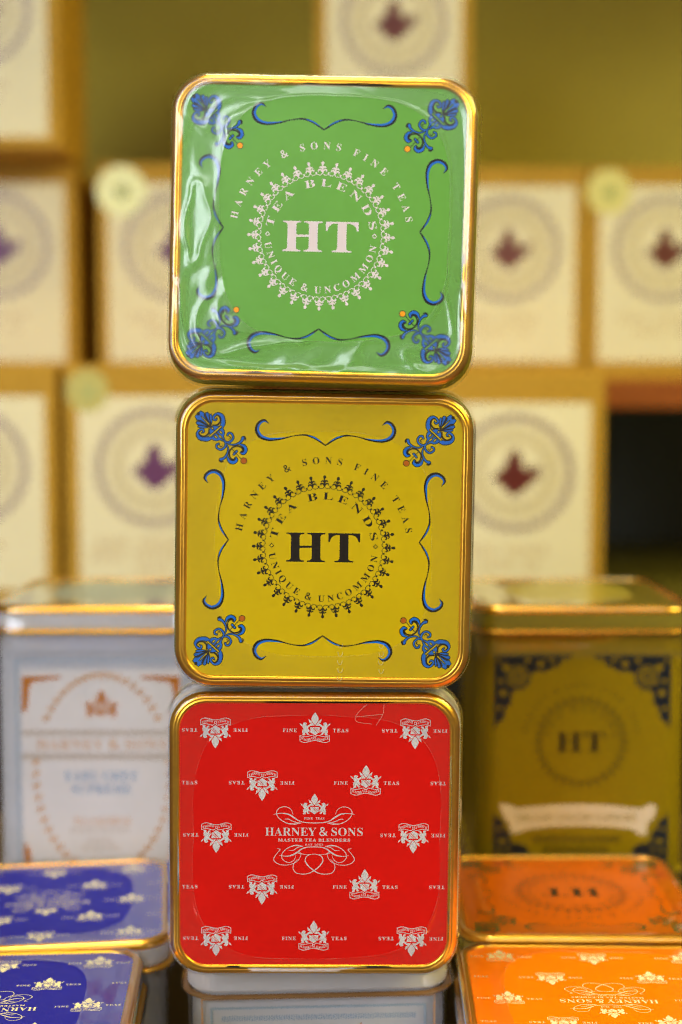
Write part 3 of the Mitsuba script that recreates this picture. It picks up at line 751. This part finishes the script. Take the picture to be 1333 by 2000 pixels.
front_print(K, 'border', M, frame(eg(75, 0)[0], eg(1161, 0)[0], .006, eg(0, 655)[1], .0010), 'grey_blue_ink')
front_print(K, 'label', M, egbox(110, 720, 1126, 2005), 'pale_label')
cor = unary_union([Polygon([eg(118, 765), eg(365, 762), eg(362, 778), eg(200, 800), eg(172, 812), eg(160, 860), eg(150, 960), eg(130, 1000), eg(112, 990)])])
for sx in (1, -1):
    for sy in (0, 1):
        c = affinity.scale(cor, sx, 1, origin=(0, 0))
        if sy:
            zc = eg(0, 1425)[1]
            c = affinity.scale(c, 1, -1, origin=(0, zc))
        front_print(K, 'corner_mark', M, c.intersection(sbox(-1, .006, 1, 1)), 'bronze_ink', 2)
N = 52
leaf = []
for i in range(N):
    a = 2 * math.pi * i / N
    cx, cz = eg(618 + 428 * math.cos(a), 1400 - 640 * math.sin(a))
    if abs(cz - eg(0, 1205)[1]) < 0.0075:
        continue
    leaf += [Point(cx, cz).buffer(.0014, quad_segs=3), Point(cx + .0016, cz + .0012).buffer(.0008, quad_segs=2)]
front_print(K, 'oval_wreath', M, unary_union(leaf).intersection(sbox(-1, .006, 1, 1)), 'tan_ink', 2)
front_print(K, 'crest', M, affinity.translate(affinity.scale(crest(False), .155, .155, origin=(0, 0)), *eg(618, 990)), 'bronze_ink', 2)
front_print(K, 'name_band', M, unary_union([egbox(110, 1112, 1126, 1148), egbox(110, 1262, 1126, 1306)]), 'pale_tan_ink', 2)
front_print(K, 'name', M, text_line('HARNEY & SONS', 62 / 13680, *eg(618, 1205), 830 / 13680, 0, 20), 'tan_ink', 3)
front_print(K, 'title', M, unary_union([text_line('EARL GREY', 58 / 13680, *eg(612, 1410), 470 / 13680, 2, 10), text_line('SUPREME', 58 / 13680, *eg(612, 1495), 385 / 13680, 2, 10)]), 'slate_ink', 2)
front_print(K, 'small_print', M, unary_union([text_line('TEA SACHETS', 46 / 13680, *eg(612, 1705), 370 / 13680, 2, 10)]), 'tan_ink', 2)
front_print(K, 'fine_print', M, unary_union([unary_union([egbox(612 - w / 2 + i * 24, y, 612 - w / 2 + i * 24 + 12, y + 34) for i in range(int(w / 24))]) for y, w in ((1745, 400), (1815, 190), (1865, 240))]), 'pale_tan_ink', 2)

# label of the tall olive tin
M = stand(0.1123, 0.7060, 0.102, 0.0) @ T().translate([0, -0.0490, 0])
K = 'tea_tin_009__body'


def ht(x, y):
    return (x - 775) / 12480.0, zt - 0.0008 - (y - 290) / 12480.0


tri = [ht(265, 570), ht(715, 565), ht(690, 590), ht(650, 600), ht(635, 632), ht(600, 640), ht(560, 665), ht(500, 662), ht(470, 690), ht(470, 735), ht(430, 768), ht(375, 775), ht(360, 810), ht(362, 850), ht(330, 880), ht(318, 945), ht(285, 965), ht(265, 1000)]
tri = Polygon(tri)
holes = [Point(*ht(hx, hy)).buffer(hr / 12480, quad_segs=4) for hx, hy, hr in ((330, 640, 22), (455, 600, 16), (530, 620, 20), (600, 600, 14), (300, 720, 14), (315, 790, 20), (295, 880, 14), (350, 730, 12), (420, 640, 10), (570, 585, 10), (660, 580, 9), (290, 600, 12))]
tri = tri.difference(unary_union(holes))
for sx in (1, -1):
    t = affinity.scale(tri, sx, 1, origin=(0, 0))
    front_print(K, 'corner_ornament', M, t, 'dark_blue_ink')
    cx, cz = ht(400, 690)
    front_print(K, 'corner_rosette', M, affinity.translate(unary_union([ring(.0016, .0030), ring(.0042, .0050)]), cx * sx, cz), 'olive_body', 2)
    lo = affinity.translate(affinity.scale(tri, sx, -0.8, origin=(0, 0)), 0, 2 * 0.0 + ht(0, 1500)[1] + 0.8 * (ht(0, 1000)[1]))
    front_print(K, 'corner_ornament', M, lo, 'dark_blue_ink')
wr = unary_union([monogram(), fleur_ring(), text_arc('HARNEY & SONS FINE TEAS', 13.2 * PX, 168 * PX, 167.5, 12, -1.5, 0.92, spread=160), text_arc('TEA BLENDS', 14.5 * PX, 100.5 * PX, 165, 13, -3.2, 1.5, spread=90)])
front_print(K, 'emblem', M, affinity.translate(affinity.scale(wr, .0895, .0895, origin=(0, 0)), *ht(770, 1078)), 'black_ink')
bn = Polygon([ht(*p) for p in ((305, 1452), (350, 1455), (400, 1478), (480, 1470), (620, 1458), (780, 1454), (940, 1460), (1060, 1475), (1130, 1480), (1180, 1452), (1210, 1465), (1200, 1520), (1160, 1560), (1155, 1625), (1120, 1625), (1080, 1590), (950, 1575),
                               (780, 1570), (600, 1575), (470, 1590), (400, 1615), (368, 1610), (368, 1570), (330, 1520))])
front_print(K, 'banner', M, bn.buffer(.0005), 'banner_ink')
bt = text_line('ORGANIC GINGER TURMERIC', 46 / 12480, *ht(755, 1528), 720 / 12480, 0, 10)
front_print(K, 'banner_text', M, bt, 'olive_body', 2)
front_print(K, 'small_print', M, unary_union([unary_union([sbox(ht(755 - w / 2 + i * 26, 0)[0], ht(0, y + 36)[1], ht(755 - w / 2 + i * 26 + 14, 0)[0], ht(0, y)[1]) for i in range(int(w / 26))]) for y, w in ((1640, 520), (1700, 400))]), 'black_ink')

# ------------------------------------------------------------------ cream labelled cartons
FIG = Polygon(spline(np.array([(0, 36), (7, 28), (9, 14), (16, 4), (24, 2), (34, 8), (40, 6), (36, -6), (26, -14), (18, -22), (8, -30), (0, -34), (-8, -30), (-18, -20), (-26, -12), (-34, -8), (-26, -2), (-16, 6), (-10, 16), (-8, 28), (0, 36)], float), 4)).buffer(0)
FIG = affinity.scale(FIG.buffer(4), 1.16, 1.18, origin=(0, 0))
RINGS = unary_union([ring(100, 117)])
RINGS2 = unary_union([ring(84, 90), ring(60, 78), *[affinity.rotate(sbox(93, -2, 98, 2), a_, origin=(0, 0)) for a_ in range(18, 168, 5)]])


def carton(key, label, x, y, z, w, h, figure, seal=None, turn=0.0, lab=None, group='cream labelled cartons on the shelves', d=0.080, words=None):
    labels[key] = {'label': label, 'category': 'box', 'group': group}
    M = T().translate([x, y, z]) @ T().rotate([0, 0, 1], turn)
    x, y, z = far(x, 0), far(y, 1), far(z, 2)
    w, h, d = w * BACK, h * BACK, d * BACK
    lab = lab and tuple(v * BACK for v in lab)
    if seal:
        seal = (seal[0] * BACK, seal[1] * BACK, seal[2], seal[3] * BACK)
    M = T().translate([x, y, z]) @ T().rotate([0, 0, 1], turn)
    r = 0.0012
    b = loft([(w / 2 - r, d / 2 - r, r, 0), (w / 2, d / 2, 2 * r, r), (w / 2, d / 2, 2 * r, h - r), (w / 2 - r, d / 2 - r, r, h)], 4, 2)
    b.apply_translation([0, d / 2, 0])
    put(key + '__body', b, 'kraft_card', M, 35)
    x0, x1, z0, z1 = lab or (-w / 2 + .0092, w / 2 - .0092, .0155, h - .0160)
    front_print(key, 'label', M, sbox(x0, z0, x1, z1), 'cream_label')
    cx, cz = (x0 + x1) / 2, z1 - (x1 - x0) * 0.465
    k = (x1 - x0) / 294.0
    pl = lambda g: affinity.translate(affinity.scale(g, k, k, origin=(0, 0)), cx, cz)
    L = key + '__label'
    front_print(L, 'ring', M, pl(RINGS), 'ring_ink', 2)
    front_print(L, 'inner_ring', M, pl(RINGS2), 'faint_ring_ink', 2)
    front_print(L, 'figure', M, pl(FIG), figure, 2)
    rows = words or ((-152, 200, 20), (-180, 130, 18))
    front_print(L, 'lettering', M, pl(unary_union([unary_union([sbox(-ww / 2 + i * 17, yy - hh / 2, -ww / 2 + i * 17 + 11, yy + hh / 2) for i in range(int(ww / 17)) if i % 6 != 4]) for yy, ww, hh in rows])), 'faint_text_ink', 2)
    if seal:
        sx, sz, ink_, sr = seal
        S = affinity.translate(Point(0, 0).buffer(sr, quad_segs=12), sx, sz)
        front_print(key, 'seal', M, S, ink_, 3)
        front_print(key, 'seal__mark', M, affinity.translate(Point(0, 0).buffer(sr * .3, quad_segs=6), sx + .001, sz - .001), 'seal_mark_ink', 4)


carton('tea_carton', 'cream labelled carton, lower row, cut off by the left edge', -0.2003, 0.772, 0.210, 0.0940, 0.1330, 'purple_ink', lab=(-.041, .0405, .012, .1165))
carton('tea_carton_001', 'carton with purple figure and dull green seal, lower row left of the yellow tin', -0.1005, 0.770, 0.210, 0.0965, 0.1335, 'purple_ink', seal=(-.0355, .1195, 'pale_seal_ink', .0115), lab=(-.0405, .041, .012, .1165), words=((-148, 230, 22), (-172, 250, 22), (-200, 70, 20)))
carton('tea_carton_002', 'carton with maroon figure, lower row right of the yellow tin', 0.0934, 0.770, 0.210, 0.0968, 0.1295, 'maroon_ink', lab=(-.0405, .0405, .012, .1130), turn=-0.8)
carton('tea_carton_003', 'carton in the middle row cut off by the left edge, below the top left carton', -0.2065, 0.872, 0.336, 0.0940, 0.1300, 'purple_ink', d=0.19)
carton('tea_carton_004', 'carton with bright pale yellow round seal at its corner, left of the green tin', -0.0991, 0.870, 0.336, 0.0950, 0.1295, 'purple_ink', seal=(-.0325, .1130, 'seal_ink', .0150), d=0.19)
carton('tea_carton_005', 'carton hidden behind the green tin in the middle row', 0.0045, 0.871, 0.336, 0.0935, 0.1293, 'purple_ink', d=0.19)
carton('tea_carton_006', 'carton with dusky purple figure directly right of the green tin', 0.1005, 0.870, 0.336, 0.0936, 0.1275, 'dusk_ink', d=0.19)
carton('tea_carton_007', 'carton with dull yellow seal, cut off by the right edge', 0.1950, 0.871, 0.336, 0.0936, 0.1278, 'maroon_ink', seal=(-.0345, .1125, 'mid_seal_ink', .0135), d=0.19)
carton('tea_carton_008', 'top carton in the upper left corner with shaded right side', -0.2050, 0.824, 0.4665, 0.0940, 0.1290, 'maroon_ink', lab=(-.0400, .0395, .0062, .1130))
carton('tea_carton_009', 'top carton directly above the green tin', 0.0310, 0.862, 0.4660, 0.0930, 0.1290, 'maroon_ink')

# ------------------------------------------------------------------ small things in the film
YM, RM = pose(-0.0059, 0.4943, 0.2767, -1.17, 0.93, 1.2), pose(-0.0095, 0.4965, 0.1718, 0.78, 0.44, 0.78)
arc_ = np.array([(-.0008, .0009, 0), (-.0007, 0, 0), (-.0003, -.0006, 0), (.0003, -.0006, 0), (.0007, 0, 0), (.0008, .0009, 0)])
for cx, n_ in ((.0062, 5), (.0205, 4)):
    for i in range(n_):
        pth = arc_ + np.array([cx + .0006 * math.sin(3.1 * i), -.0365 - .0029 * i, .1153])
        put('tea_tin_001__shrink_wrap__perforation', tube(pth, 0.00012, False), 'film_edge', YM, True)
for pts in ([(.0182, .0474), (.0160, .0455), (.0142, .0430), (.0150, .0412), (.0200, .0405)], [(.0242, .0474), (.0238, .0440), (.0215, .0400)], [(.0142, .0430), (.0190, .0435), (.0238, .0440)]):
    c_ = spline(pts, 6)
    put('tea_tin__shrink_wrap__crease', tube(np.column_stack([c_, np.full(len(c_), .1156)]), 0.00010, False), 'film_edge', RM, True)
